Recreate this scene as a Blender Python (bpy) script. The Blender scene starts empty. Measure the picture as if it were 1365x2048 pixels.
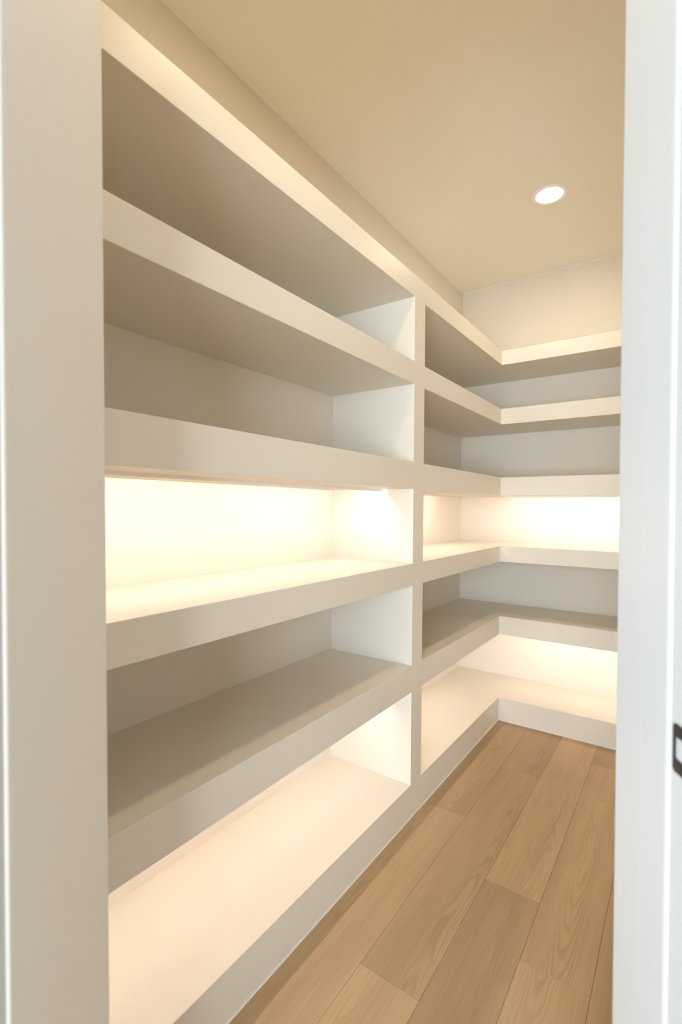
import bpy, bmesh, math, random
from mathutils import Vector, Matrix

random.seed(7)
scene = bpy.context.scene
COL = scene.collection

# ------------------------------------------------------------------ camera
CX, CH = 0.9957, 1.40                     # camera stands just outside the doorway
F_PX, YAW, PITCH, ROLL = 976.25, 0.6138, -0.0097, 0.0080
cyw, syw, cp, sp = math.cos(YAW), math.sin(YAW), math.cos(PITCH), math.sin(PITCH)
fwd = Vector((-syw * cp, cyw * cp, sp))
rgt0 = Vector((cyw, syw, 0.0))
up0 = rgt0.cross(fwd)
rgt = math.cos(ROLL) * rgt0 + math.sin(ROLL) * up0
upv = -math.sin(ROLL) * rgt0 + math.cos(ROLL) * up0
cam_data = bpy.data.cameras.new('camera')
cam = bpy.data.objects.new('camera', cam_data)
COL.objects.link(cam)
M3 = Matrix((rgt, upv, -fwd)).transposed()
cam.matrix_world = Matrix.Translation((CX, 0.0, CH)) @ M3.to_4x4()
cam_data.sensor_fit = 'HORIZONTAL'
cam_data.sensor_width = 24.0
cam_data.lens = 24.0 * F_PX / 1365.0
cam_data.clip_start = 0.02
cam_data.dof.use_dof = True
cam_data.dof.focus_distance = 2.0
cam_data.dof.aperture_fstop = 3.2
scene.camera = cam

# ------------------------------------------------------------------ world, exposure
world = bpy.data.worlds.new('world')
scene.world = world
world.use_nodes = True
bg = world.node_tree.nodes['Background']
bg.inputs['Color'].default_value = (0.80, 0.90, 1.0, 1)      # daylight of the room outside the pantry
bg.inputs['Strength'].default_value = 0.9
scene.view_settings.view_transform = 'Standard'
scene.view_settings.look = 'None'
scene.view_settings.exposure = 0.08
scene.view_settings.gamma = 1.0
scene.view_settings.use_curve_mapping = False
scene.cycles.use_denoising = True
scene.cycles.max_bounces = 16
scene.cycles.diffuse_bounces = 12
scene.cycles.sample_clamp_indirect = 6.0

# daylight through the wide glazed doors of the room behind the camera
WIN = dict(x0=0.2, x1=3.2, z0=0.10, z1=2.35, y=-3.2)
sun_d = bpy.data.lights.new('window_daylight', 'AREA')
sun_d.shape = 'RECTANGLE'
sun_d.size, sun_d.size_y = WIN['x1'] - WIN['x0'], WIN['z1'] - WIN['z0']
sun_d.energy = 430.0
sun_d.color = (0.75, 0.88, 1.0)
sun_o = bpy.data.objects.new('window_daylight', sun_d)
COL.objects.link(sun_o)
sun_o.location = ((WIN['x0'] + WIN['x1']) / 2, WIN['y'] - 0.02, (WIN['z0'] + WIN['z1']) / 2)
sun_o.rotation_euler = (math.radians(90), 0, 0)

LED_COLOR, LED_UPPER, LED_LOWER = (1.0, 0.83, 0.74), 70.0, 52.0
DOWN_COLOR, DOWN_STRENGTH = (1.0, 0.81, 0.57), 158.0

# ------------------------------------------------------------------ measured layout (metres)
D = 0.4523                     # depth of the shelving on the left wall
YB, YW = 3.2415, 3.6969        # face of the back shelving, back wall
YD0, YD1 = 1.9755, 2.0796      # partition between the two bays
Y0 = 0.30                      # near end of the shelving
XR = 1.21                      # right wall
ZC = 3.086                     # ceiling
ZT = [0.1496, 0.6892, 1.1506, 1.6057, 2.0569, 2.4401]   # shelf tops
ZB = [-0.012, 0.5693, 1.0501, 1.4852, 1.9545, 2.3440]   # shelf undersides


# ------------------------------------------------------------------ materials
def new_mat(name):
    m = bpy.data.materials.new(name)
    m.use_nodes = True
    nt = m.node_tree
    return m, nt, nt.nodes['Principled BSDF']


def node(nt, kind, **kw):
    n = nt.nodes.new(kind)
    for k, v in kw.items():
        setattr(n, k, v)
    return n


def paint(name, col, rough, bump=0.02, scale=260.0, var=0.02, spec=0.5):
    m, nt, b = new_mat(name)
    tc = node(nt, 'ShaderNodeTexCoord')
    big = node(nt, 'ShaderNodeTexNoise')
    big.inputs['Scale'].default_value = 2.2
    big.inputs['Detail'].default_value = 3
    nt.links.new(tc.outputs['Object'], big.inputs['Vector'])
    ramp = node(nt, 'ShaderNodeMapRange')
    ramp.inputs['To Min'].default_value = 1.0 - var
    ramp.inputs['To Max'].default_value = 1.0 + var
    nt.links.new(big.outputs['Fac'], ramp.inputs['Value'])
    mul = node(nt, 'ShaderNodeVectorMath', operation='SCALE')
    mul.inputs[0].default_value = col
    nt.links.new(ramp.outputs['Result'], mul.inputs['Scale'])
    nt.links.new(mul.outputs['Vector'], b.inputs['Base Color'])
    fine = node(nt, 'ShaderNodeTexNoise')
    fine.inputs['Scale'].default_value = scale
    fine.inputs['Detail'].default_value = 2
    nt.links.new(tc.outputs['Object'], fine.inputs['Vector'])
    bp = node(nt, 'ShaderNodeBump')
    bp.inputs['Strength'].default_value = bump
    bp.inputs['Distance'].default_value = 0.002
    nt.links.new(fine.outputs['Fac'], bp.inputs['Height'])
    nt.links.new(bp.outputs['Normal'], b.inputs['Normal'])
    b.inputs['Roughness'].default_value = rough
    b.inputs['Specular IOR Level'].default_value = spec
    return m


M_SHELF = paint('greige_satin_paint', (0.735, 0.695, 0.612), 0.42, 0.015)
M_WALL = paint('greige_wall_paint', (0.735, 0.69, 0.605), 0.62, 0.05)
M_CEIL = paint('ceiling_paint', (0.86, 0.83, 0.765), 0.55, 0.04)
M_WHITE = paint('white_trim_paint', (0.60, 0.61, 0.602), 0.38, 0.0)
M_CAULK = paint('caulk', (0.80, 0.77, 0.72), 0.5, 0.0)
M_BLACK = paint('black_metal', (0.018, 0.017, 0.018), 0.45, 0.02)
M_RING = paint('white_plastic', (0.93, 0.92, 0.90), 0.4, 0.0)


def emitter(name, col, strength):
    m, nt, b = new_mat(name)
    b.inputs['Base Color'].default_value = (0.9, 0.9, 0.88, 1)
    b.inputs['Emission Color'].default_value = (*col, 1)
    b.inputs['Emission Strength'].default_value = strength
    return m


M_LED = {3: emitter('led_tape_glow_upper', LED_COLOR, LED_UPPER), 1: emitter('led_tape_glow_lower', LED_COLOR, LED_LOWER)}
M_LENS = emitter('downlight_glow', DOWN_COLOR, DOWN_STRENGTH)


def oak():
    m, nt, b = new_mat('oak_plank')
    L = nt.links.new
    tc = node(nt, 'ShaderNodeTexCoord')
    oi = node(nt, 'ShaderNodeObjectInfo')
    off = node(nt, 'ShaderNodeVectorMath', operation='SCALE')
    off.inputs[0].default_value = (3.7, 29.0, 17.0)
    L(oi.outputs['Random'], off.inputs['Scale'])
    add = node(nt, 'ShaderNodeVectorMath', operation='ADD')
    L(tc.outputs['Object'], add.inputs[0]); L(off.outputs['Vector'], add.inputs[1])

    def mapped(sx, sy):
        mp = node(nt, 'ShaderNodeMapping')
        mp.inputs['Scale'].default_value = (sx, sy, 1.0)
        L(add.outputs['Vector'], mp.inputs['Vector'])
        return mp.outputs['Vector']

    # cathedral figure: nested arches, closing to straight grain at the plank edges
    def mm(op, a_, b_=None, c_=None):
        nd = node(nt, 'ShaderNodeMath', operation=op)
        for idx, val in enumerate((a_, b_, c_)):
            if val is None:
                continue
            if isinstance(val, (int, float)):
                nd.inputs[idx].default_value = val
            else:
                L(val, nd.inputs[idx])
        return nd.outputs[0]

    sep = node(nt, 'ShaderNodeSeparateXYZ')
    L(tc.outputs['Object'], sep.inputs[0])
    wn = node(nt, 'ShaderNodeTexWhiteNoise', noise_dimensions='1D')
    L(mm('MULTIPLY', oi.outputs['Random'], 91.7), wn.inputs['W'])
    cen = mm('MULTIPLY_ADD', wn.outputs['Value'], 0.14, -0.07)
    field = node(nt, 'ShaderNodeTexNoise')
    field.inputs['Scale'].default_value = 1.0
    field.inputs['Detail'].default_value = 3.0
    field.inputs['Roughness'].default_value = 0.5
    L(mapped(9.0, 1.6), field.inputs['Vector'])
    wob = node(nt, 'ShaderNodeTexNoise')
    wob.inputs['Scale'].default_value = 1.0
    L(mapped(0.6, 2.6), wob.inputs['Vector'])
    xx = mm('ADD', mm('SUBTRACT', sep.outputs['X'], cen), mm('MULTIPLY_ADD', wob.outputs['Fac'], 0.09, -0.045))
    quad = mm('MULTIPLY', mm('MULTIPLY', xx, xx), 10500.0)
    sgn = mm('SUBTRACT', mm('MULTIPLY', mm('GREATER_THAN', oi.outputs['Random'], 0.5), 2.0), 1.0)
    lin = mm('MULTIPLY', mm('MULTIPLY', sep.outputs['Y'], sgn), 34.0)
    k_out = mm('ADD', mm('ADD', quad, lin), mm('MULTIPLY', field.outputs['Fac'], 34.0))
    s = node(nt, 'ShaderNodeMath', operation='SINE')
    L(k_out, s.inputs[0])
    s01 = node(nt, 'ShaderNodeMapRange')
    s01.inputs['From Min'].default_value = -1.0
    L(s.outputs[0], s01.inputs['Value'])
    sp_ = node(nt, 'ShaderNodeMath', operation='POWER')
    sp_.inputs[1].default_value = 2.2
    L(s01.outputs['Result'], sp_.inputs[0])
    # fine pores and fibres
    fib = node(nt, 'ShaderNodeTexNoise')
    fib.inputs['Scale'].default_value = 1.0
    fib.inputs['Detail'].default_value = 5.0
    fib.inputs['Roughness'].default_value = 0.65
    L(mapped(230.0, 6.0), fib.inputs['Vector'])
    broad = node(nt, 'ShaderNodeTexNoise')
    broad.inputs['Scale'].default_value = 1.0
    broad.inputs['Detail'].default_value = 3.0
    L(mapped(11.0, 0.9), broad.inputs['Vector'])
    # where the figure shows strongly
    mask = node(nt, 'ShaderNodeTexNoise')
    mask.inputs['Scale'].default_value = 1.0
    L(mapped(5.0, 1.1), mask.inputs['Vector'])
    mr = node(nt, 'ShaderNodeMapRange')
    mr.inputs['From Min'].default_value = 0.38
    mr.inputs['From Max'].default_value = 0.62
    mr.inputs['To Min'].default_value = 0.25
    L(mask.outputs['Fac'], mr.inputs['Value'])
    fig = node(nt, 'ShaderNodeMath', operation='MULTIPLY')
    L(sp_.outputs[0], fig.inputs[0]); L(mr.outputs['Result'], fig.inputs[1])

    ramp = node(nt, 'ShaderNodeValToRGB')
    cr = ramp.color_ramp
    cr.elements[0].position, cr.elements[0].color = 0.30, (0.335, 0.222, 0.112, 1)
    cr.elements[1].position, cr.elements[1].color = 0.72, (0.490, 0.358, 0.206, 1)
    mixv = node(nt, 'ShaderNodeMath', operation='MULTIPLY_ADD')
    mixv.inputs[1].default_value = 0.45
    L(fib.outputs['Fac'], mixv.inputs[0])
    bsc = node(nt, 'ShaderNodeMath', operation='MULTIPLY')
    bsc.inputs[1].default_value = 0.60
    L(broad.outputs['Fac'], bsc.inputs[0])
    L(bsc.outputs[0], mixv.inputs[2])
    L(mixv.outputs[0], ramp.inputs['Fac'])
    dark = node(nt, 'ShaderNodeMix', data_type='RGBA', blend_type='MULTIPLY')
    dark.inputs['B'].default_value = (0.74, 0.64, 0.54, 1)
    fs = node(nt, 'ShaderNodeMath', operation='MULTIPLY')
    fs.inputs[1].default_value = 0.55
    L(fig.outputs[0], fs.inputs[0])
    L(fs.outputs[0], dark.inputs['Factor'])
    L(ramp.outputs['Color'], dark.inputs['A'])
    # every plank a little lighter or darker
    rnd = node(nt, 'ShaderNodeTexWhiteNoise', noise_dimensions='1D')
    L(oi.outputs['Random'], rnd.inputs['W'])
    tint = node(nt, 'ShaderNodeMapRange')
    tint.inputs['To Min'].default_value = 0.86
    tint.inputs['To Max'].default_value = 1.12
    L(rnd.outputs['Value'], tint.inputs['Value'])
    fin = node(nt, 'ShaderNodeVectorMath', operation='SCALE')
    L(dark.outputs['Result'], fin.inputs[0]); L(tint.outputs['Result'], fin.inputs['Scale'])
    L(fin.outputs['Vector'], b.inputs['Base Color'])
    b.inputs['Roughness'].default_value = 0.48
    bp = node(nt, 'ShaderNodeBump')
    bp.inputs['Strength'].default_value = 0.12
    bp.inputs['Distance'].default_value = 0.001
    L(fib.outputs['Fac'], bp.inputs['Height'])
    L(bp.outputs['Normal'], b.inputs['Normal'])
    return m


M_OAK = oak()
M_SLAB = paint('subfloor', (0.20, 0.13, 0.075), 0.8, 0.1)


# ------------------------------------------------------------------ mesh helpers
def link(name, bm, mat, parent=None, loc=(0, 0, 0), rz=0.0):
    bmesh.ops.recalc_face_normals(bm, faces=bm.faces)
    me = bpy.data.meshes.new(name)
    bm.to_mesh(me); bm.free()
    me.materials.append(mat)
    o = bpy.data.objects.new(name, me)
    COL.objects.link(o)
    o.location = loc
    o.rotation_euler = (0, 0, rz)
    if parent is not None:
        o.parent = parent
    return o


def prism(bm, pts, z0, z1):
    """solid with a plan outline"""
    lo = [bm.verts.new((x, y, z0)) for x, y in pts]
    hi = [bm.verts.new((x, y, z1)) for x, y in pts]
    bm.faces.new(lo[::-1]); bm.faces.new(hi)
    n = len(pts)
    for i in range(n):
        j = (i + 1) % n
        bm.faces.new((lo[i], lo[j], hi[j], hi[i]))
    return lo + hi


def box(bm, x0, x1, y0, y1, z0, z1):
    return prism(bm, [(x0, y0), (x1, y0), (x1, y1), (x0, y1)], z0, z1)


def ease(bm, test, w=0.0015, seg=2):
    """ease the edges whose two ends both pass the test"""
    es = [e for e in bm.edges if all(test(v.co) for v in e.verts)]
    bmesh.ops.bevel(bm, geom=es, offset=w, segments=seg, affect='EDGES', profile=0.5)


def struct(o):
    o['kind'] = 'structure'
    return o


def thing(name, label, cat, loc=(0, 0, 0), group=None):
    o = bpy.data.objects.new(name, None)
    COL.objects.link(o)
    o.location = loc
    o.empty_display_size = 0.1
    o['label'] = label
    o['category'] = cat
    if group:
        o['group'] = group
    return o


# ------------------------------------------------------------------ room shell
T = 0.10
WX = -D                                     # inner face of the left wall
bm = bmesh.new(); box(bm, WX - T, WX, -0.10, YW + T, -0.012, ZC)
struct(link('wall_left', bm, M_WALL))
bm = bmesh.new(); box(bm, WX, XR, YW, YW + T, -0.012, ZC)
struct(link('wall_back', bm, M_WALL))
bm = bmesh.new(); box(bm, XR, XR + T, 0.86, YW + T, -0.012, ZC)
struct(link('wall_right', bm, M_WALL))

# the wall with the doorway runs at 30 degrees across the front of the pantry
A = math.radians(30)
R_ = Vector((math.cos(A), math.sin(A), 0)); N_ = Vector((-math.sin(A), math.cos(A), 0))
DOOR = dict(loc=(CX, 0, 0), rz=A)           # local x runs along this wall, local y through it
VN, VF = 0.531, 0.740                       # its two faces
UL, UR = -0.4425, 0.337                     # the doorway between them
HEAD = 2.44
LEAN = 0.012                                # the left reveal is slightly out of plumb (metres per metre)


def uv(u, v):
    p = Vector((CX, 0, 0)) + R_ * u + N_ * v
    return (p.x, p.y)


def u_at_x(x, v):
    return (x - CX - N_.x * v) / R_.x


bm = bmesh.new()
prism(bm, [(u_at_x(WX - T, VN), VN), (UL, VN), (UL, VF), (u_at_x(WX - T, VF), VF)], -0.012, ZC)
ease(bm, lambda c: abs(c.x - UL) < 1e-4, 0.004, 3)
for v in bm.verts:
    if v.co.x > UL - 0.05:
        v.co.x += LEAN * (CH - v.co.z)
struct(link('wall_front_left', bm, M_WALL, **DOOR))
bm = bmesh.new()
prism(bm, [(UR + 0.02, VN), (u_at_x(XR + T, VN), VN), (u_at_x(XR + T, VF), VF), (UR + 0.02, VF)], -0.012, ZC)
struct(link('wall_front_right', bm, M_WALL, **DOOR))
bm = bmesh.new()
box(bm, UL - 0.021, UR + 0.02, VN, VF, HEAD, ZC)
struct(link('wall_front_header', bm, M_WALL, **DOOR))

# ceiling, cut along the doorway wall
bm = bmesh.new()
near_l = uv(u_at_x(WX - T, VN), VN); near_r = uv(u_at_x(XR + T, VN), VN)
prism(bm, [near_l, near_r, (XR + T, YW + T), (WX - T, YW + T)], ZC, ZC + 0.1)
struct(link('ceiling', bm, M_CEIL))

# caulked joints where the walls meet the ceiling
bm = bmesh.new(); prism(bm, [(WX, 0.10), (WX + 0.003, 0.10), (WX + 0.003, YW), (WX, YW)], ZC - 0.004, ZC)
struct(link('trim_1', bm, M_CEIL))
bm = bmesh.new(); box(bm, WX + 0.003, XR, YW - 0.003, YW, ZC - 0.004, ZC)
struct(link('trim_2', bm, M_CEIL))

# white casing on the outer face, left of the doorway
bm = bmesh.new()
box(bm, UL - 0.10, UL - 0.004, VN - 0.018, VN, -0.0, HEAD + 0.09)
ease(bm, lambda c: c.y < VN - 0.017, 0.004, 3)
for v in bm.verts:
    v.co.x += LEAN * (CH - v.co.z)
struct(link('trim_3', bm, M_WHITE, **DOOR))
bm = bmesh.new()
box(bm, UR + 0.004, UR + 0.10, VN - 0.018, VN, 0.0, HEAD + 0.09)
ease(bm, lambda c: c.y < VN - 0.017, 0.004, 3)
struct(link('trim_4', bm, M_WHITE, **DOOR))

# white jamb on the strike side: lining, door stop with eased edge, rebate
bm = bmesh.new()
prism(bm, [(UR + 0.0025, VN), (UR + 0.02, VN), (UR + 0.02, VF + 0.001), (UR, VF + 0.001),
           (UR, 0.6700), (UR + 0.005, 0.6700), (UR + 0.005, 0.6695), (UR, 0.6695),
           (UR, 0.6150), (UR + 0.0005, 0.6115), (UR + 0.0015, 0.6092), (UR + 0.0025, 0.6080)], 0.0, HEAD)
ease(bm, lambda c: abs(c.y - VF - 0.001) < 1e-4 and abs(c.x - UR) < 1e-4, 0.003, 3)
struct(link('trim_5', bm, M_WHITE, **DOOR))

# the room behind the camera: wall with the glazed opening that lets the daylight in
bm = bmesh.new()
box(bm, -1.2, WIN['x0'], WIN['y'] - 0.15, WIN['y'], -0.012, ZC)
box(bm, WIN['x1'], 4.2, WIN['y'] - 0.15, WIN['y'], -0.012, ZC)
box(bm, WIN['x0'], WIN['x1'], WIN['y'] - 0.15, WIN['y'], WIN['z1'], ZC)
box(bm, WIN['x0'], WIN['x1'], WIN['y'] - 0.15, WIN['y'], -0.012, WIN['z0'])
struct(link('wall_outer', bm, M_WALL))
bm = bmesh.new()
for xa in (0.0, 1.0, 2.0, 3.0):
    xm = WIN['x0'] + xa * (WIN['x1'] - WIN['x0']) / 3.0
    xm = min(max(xm, WIN['x0'] + 0.025), WIN['x1'] - 0.025)
    box(bm, xm - 0.025, xm + 0.025, WIN['y'] - 0.015, WIN['y'] + 0.02, WIN['z0'], WIN['z1'])
struct(link('window_1', bm, M_BLACK))

# ------------------------------------------------------------------ floor: slab and oak planks
bm = bmesh.new(); box(bm, -1.2, 4.2, -3.5, YW + T, -0.06, -0.012)
floor = struct(link('floor', bm, M_SLAB))
PW = 0.1978
GAP = 0.0007
cols = [  # x index -> joints along the plank (y), measured where the photograph shows them
    (-5, [-3.2, -1.75, -0.60]), (-4, [-3.2, -2.20, -0.50]), (-3, [-3.2, -1.40, -0.15]),
    (-2, [-3.2, -1.95, -0.10]), (-1, [-3.2, -1.15, 0.05]),
    (0, [-3.2, -1.45, 0.33, 2.130, YB]),
    (1, [-3.2, -1.95, -0.15, 1.256, 2.668, YB]),
    (2, [-3.2, -1.75, 0.02, 1.818, YB]),
    (3, [-3.2, -2.0, -0.24, 1.555, 2.978, YB]),
    (4, [-3.2, -1.15, 0.62, 2.40, YB]),
    (5, [-3.2, -1.6, 0.18, 1.95, YB]),
    (6, [-3.2, -2.3, -0.6, 0.80]),
    (7, [-3.2, -1.4, 0.35, 1.10]),
    (8, [-3.2, -1.9, -0.2, 1.10]), (9, [-3.2, -1.2, 0.4, 1.10]), (10, [-3.2, -2.2, -0.4, 1.10]),
    (11, [-3.2, -1.7, 0.1, 1.10]), (12, [-3.2, -1.0, 0.6, 1.10]), (13, [-3.2, -2.0, -0.3, 1.10]), (14, [-3.2, -1.3, 0.2, 1.10]),
    (15, [-3.2, -1.8, -0.1, 1.10]),
]
plank_cache = {}
for ci, js in cols:
    x0 = ci * PW
    x1 = x0 + PW
    for a, b_ in zip(js[:-1], js[1:]):
        Lk = round(b_ - a, 4)
        if Lk not in plank_cache:
            m_ = bmesh.new()
            box(m_, -PW / 2 + GAP / 2, PW / 2 - GAP / 2, -Lk / 2 + GAP / 2, Lk / 2 - GAP / 2, -0.012, 0.0)
            ease(m_, lambda c: c.z > -0.001, 0.0006, 1)
            bmesh.ops.recalc_face_normals(m_, faces=m_.faces)
            me = bpy.data.meshes.new('plank'); m_.to_mesh(me); m_.free()
            me.materials.append(M_OAK)
            plank_cache[Lk] = me
        o = bpy.data.objects.new('plank', plank_cache[Lk])
        COL.objects.link(o)
        o.parent = floor
        o.location = ((x0 + x1) / 2, (a + b_) / 2, 0.0)

# ------------------------------------------------------------------ built-in shelving
FRONT = 1e-4


def channel(parent, base, along, a0, a1, sgn, off, i):
    """LED tape in a slim corner channel under a shelf: the back of the channel faces the room,
    the tape itself faces down and towards the wall (direction sgn across the shelf)"""
    H, W, t = 0.011, 0.013, 0.0012
    z = ZB[i]

    def solid(prof):
        bm = bmesh.new()
        ends = []
        for a in (a0, a1):
            ends.append([bm.verts.new((off + sgn * p, a, z - h) if along == 'y' else (a, off + sgn * p, z - h)) for p, h in prof])
        n = len(prof)
        bm.faces.new(ends[0]); bm.faces.new(ends[1][::-1])
        for k in range(n):
            m = (k + 1) % n
            bm.faces.new((ends[0][k], ends[1][k], ends[1][m], ends[0][m]))
        return bm

    c = part('led_channel', solid([(0, 0), (0, H), (t, H), (t, t), (W, t), (W, 0)]), M_RING, parent, base)
    part('led_strip', solid([(t, t), (t, H - 0.0005), (W - 0.0005, t)]), M_LED[i], parent, base)
    return c


unit = thing('shelving_unit', 'long straight greige built-in shelving running from the doorway to the vertical partition',
             'shelves', (-D / 2, (Y0 + YD1) / 2, 0))
base = Vector(unit.location)


def part(name, bm, mat, root, b):
    bmesh.ops.translate(bm, verts=bm.verts, vec=-b)
    return link(name, bm, mat, root)


G = 0.0004
for i in range(6):
    bm = bmesh.new()
    box(bm, -D + G, 0.0, Y0 + 0.02, YD0, ZB[i], ZT[i])
    es = [e for e in bm.edges if all(abs(v.co.x) < FRONT for v in e.verts)
          and abs(e.verts[0].co.z - e.verts[1].co.z) < 1e-4 and (i > 0 or e.verts[0].co.z > 0.1)]
    bmesh.ops.bevel(bm, geom=es, offset=0.0016, segments=3, affect='EDGES', profile=0.5)
    s = part('plinth' if i == 0 else 'shelf', bm, M_SHELF, unit, base)
    if i in (1, 3):
        channel(s, base, 'y', Y0 + 0.03, YD0 - 0.01, -1, -0.150, i)
bm = bmesh.new(); box(bm, -D + G, 0.0, YD0, YD1, ZB[0], ZT[5])
part('partition', bm, M_SHELF, unit, base)
bm = bmesh.new(); box(bm, -D + G, 0.0, Y0, Y0 + 0.02, ZB[0], ZT[5])
part('end_panel', bm, M_SHELF, unit, base)
bm = bmesh.new()
prism(bm, [(0.0, Y0), (0.0035, Y0), (0.0035, YD1), (0.0, YD1)], 0.0, 0.0035)
part('caulk_bead', bm, M_CAULK, unit, base)

corner = thing('shelving_unit', 'greige built-in corner shelving turning from the partition along the back wall',
               'shelves', (XR / 2, YW - 0.2, 0))
base = Vector(corner.location)
XE = XR - G
for i in range(6):
    bm = bmesh.new()
    prism(bm, [(-D + G, YD1), (0, YD1), (0, YB), (XE, YB), (XE, YW - G), (-D + G, YW - G)], ZB[i], ZT[i])
    es = [e for e in bm.edges if abs(e.verts[0].co.z - e.verts[1].co.z) < 1e-4 and (i > 0 or e.verts[0].co.z > 0.1)
          and (all(abs(v.co.x) < FRONT for v in e.verts) or all(abs(v.co.y - YB) < FRONT for v in e.verts))]
    bmesh.ops.bevel(bm, geom=es, offset=0.0016, segments=3, affect='EDGES', profile=0.5)
    s = part('plinth' if i == 0 else 'shelf', bm, M_SHELF, corner, base)
    if i in (1, 3):
        channel(s, base, 'y', YD1 + 0.01, YB - 0.05, -1, -0.150, i)
        channel(s, base, 'x', -0.02, XE - 0.01, 1, YB + 0.150, i)
bm = bmesh.new()
prism(bm, [(0, YD1), (0.0035, YD1), (0.0035, YB - 0.0035), (XE, YB - 0.0035), (XE, YB), (0, YB)], 0.0, 0.0035)
part('caulk_bead', bm, M_CAULK, corner, base)


# ------------------------------------------------------------------ recessed downlights
def downlight(x, y, label):
    t = thing('downlight', label, 'ceiling light', (x, y, ZC))
    bm = bmesh.new()
    prof = [(0.0670, -0.0016), (0.0720, -0.0018), (0.0870, -0.0029), (0.0895, -0.0022), (0.0908, 0.0), (0.0670, 0.0)]
    n = 64
    rings = []
    for k in range(n):
        a = 2 * math.pi * k / n
        rings.append([bm.verts.new((r * math.cos(a), r * math.sin(a), z)) for r, z in prof])
    for k in range(n):
        q, w = rings[k], rings[(k + 1) % n]
        for j in range(len(prof)):
            jj = (j + 1) % len(prof)
            bm.faces.new((q[j], q[jj], w[jj], w[j]))
    r_ = link('trim_ring', bm, M_RING, t)
    for p in r_.data.polygons:
        p.use_smooth = True
    bm = bmesh.new()
    lo = [bm.verts.new((0.0668 * math.cos(2 * math.pi * k / n), 0.0668 * math.sin(2 * math.pi * k / n), -0.0014)) for k in range(n)]
    hi = [bm.verts.new((v.co.x, v.co.y, -0.0005)) for v in lo]
    bm.faces.new(lo); bm.faces.new(hi[::-1])
    for k in range(n):
        bm.faces.new((lo[k], lo[(k + 1) % n], hi[(k + 1) % n], hi[k]))
    link('lens', bm, M_LENS, t)
    return t


downlight(0.381, 2.795, 'round white recessed downlight glowing in the ceiling before the back wall')
downlight(0.381, 1.06, 'round white recessed downlight in the ceiling close to the doorway')

# ------------------------------------------------------------------ strike plate let into the jamb
sp_t = thing('strike_plate', 'black metal strike plate with rounded corners on the white door jamb', 'strike plate')
uf = UR + 0.0025
v0, v1, z0, z1 = 0.559, 0.6015, 1.096, 1.152
hv0, hv1, hz0, hz1 = 0.570, 0.5975, 1.1115, 1.1375


def rrect(a0, a1, b0, b1, r, n=6):
    pts = []
    for (ca, cb, s) in ((a1 - r, b1 - r, 0), (a0 + r, b1 - r, 1), (a0 + r, b0 + r, 2), (a1 - r, b0 + r, 3)):
        for k in range(n + 1):
            t = (s + k / n) * math.pi / 2
            pts.append((ca + r * math.cos(t), cb + r * math.sin(t)))
    return pts


outer = rrect(v0, v1, z0, z1, 0.005)
inner = rrect(hv0, hv1, hz0, hz1, 0.004)
bm = bmesh.new()
lay = [[bm.verts.new((uf - e, p[0], p[1])) for p in ring] for e in (0.0016, 0.0) for ring in (outer, inner)]
n = len(outer)
for k in range(n):
    j = (k + 1) % n
    bm.faces.new((lay[0][k], lay[0][j], lay[1][j], lay[1][k]))
    bm.faces.new((lay[2][k], lay[2][j], lay[3][j], lay[3][k]))
    bm.faces.new((lay[0][k], lay[0][j], lay[2][j], lay[2][k]))
    bm.faces.new((lay[1][k], lay[1][j], lay[3][j], lay[3][k]))
sp_t.location = (CX, 0, 0); sp_t.rotation_euler = (0, 0, A)
zc = (z0 + z1) / 2
cloc = Vector((uf, (v0 + v1) / 2, zc))
rot = Matrix.Rotation(A, 3, 'Z')
sp_t.location = Vector((CX, 0, 0)) + rot @ cloc
bmesh.ops.translate(bm, verts=bm.verts, vec=-cloc)
link('plate', bm, M_BLACK, sp_t)
for zz in (z0 + 0.0075, z1 - 0.007):
    bm = bmesh.new()
    bmesh.ops.create_cone(bm, cap_ends=True, segments=20, radius1=0.0036, radius2=0.0030, depth=0.0012,
                          matrix=Matrix.Translation(Vector((uf - 0.0021, 0.581, zz)) - cloc) @ Matrix.Rotation(-math.pi / 2, 4, 'Y'))
    link('screw', bm, M_BLACK, sp_t)
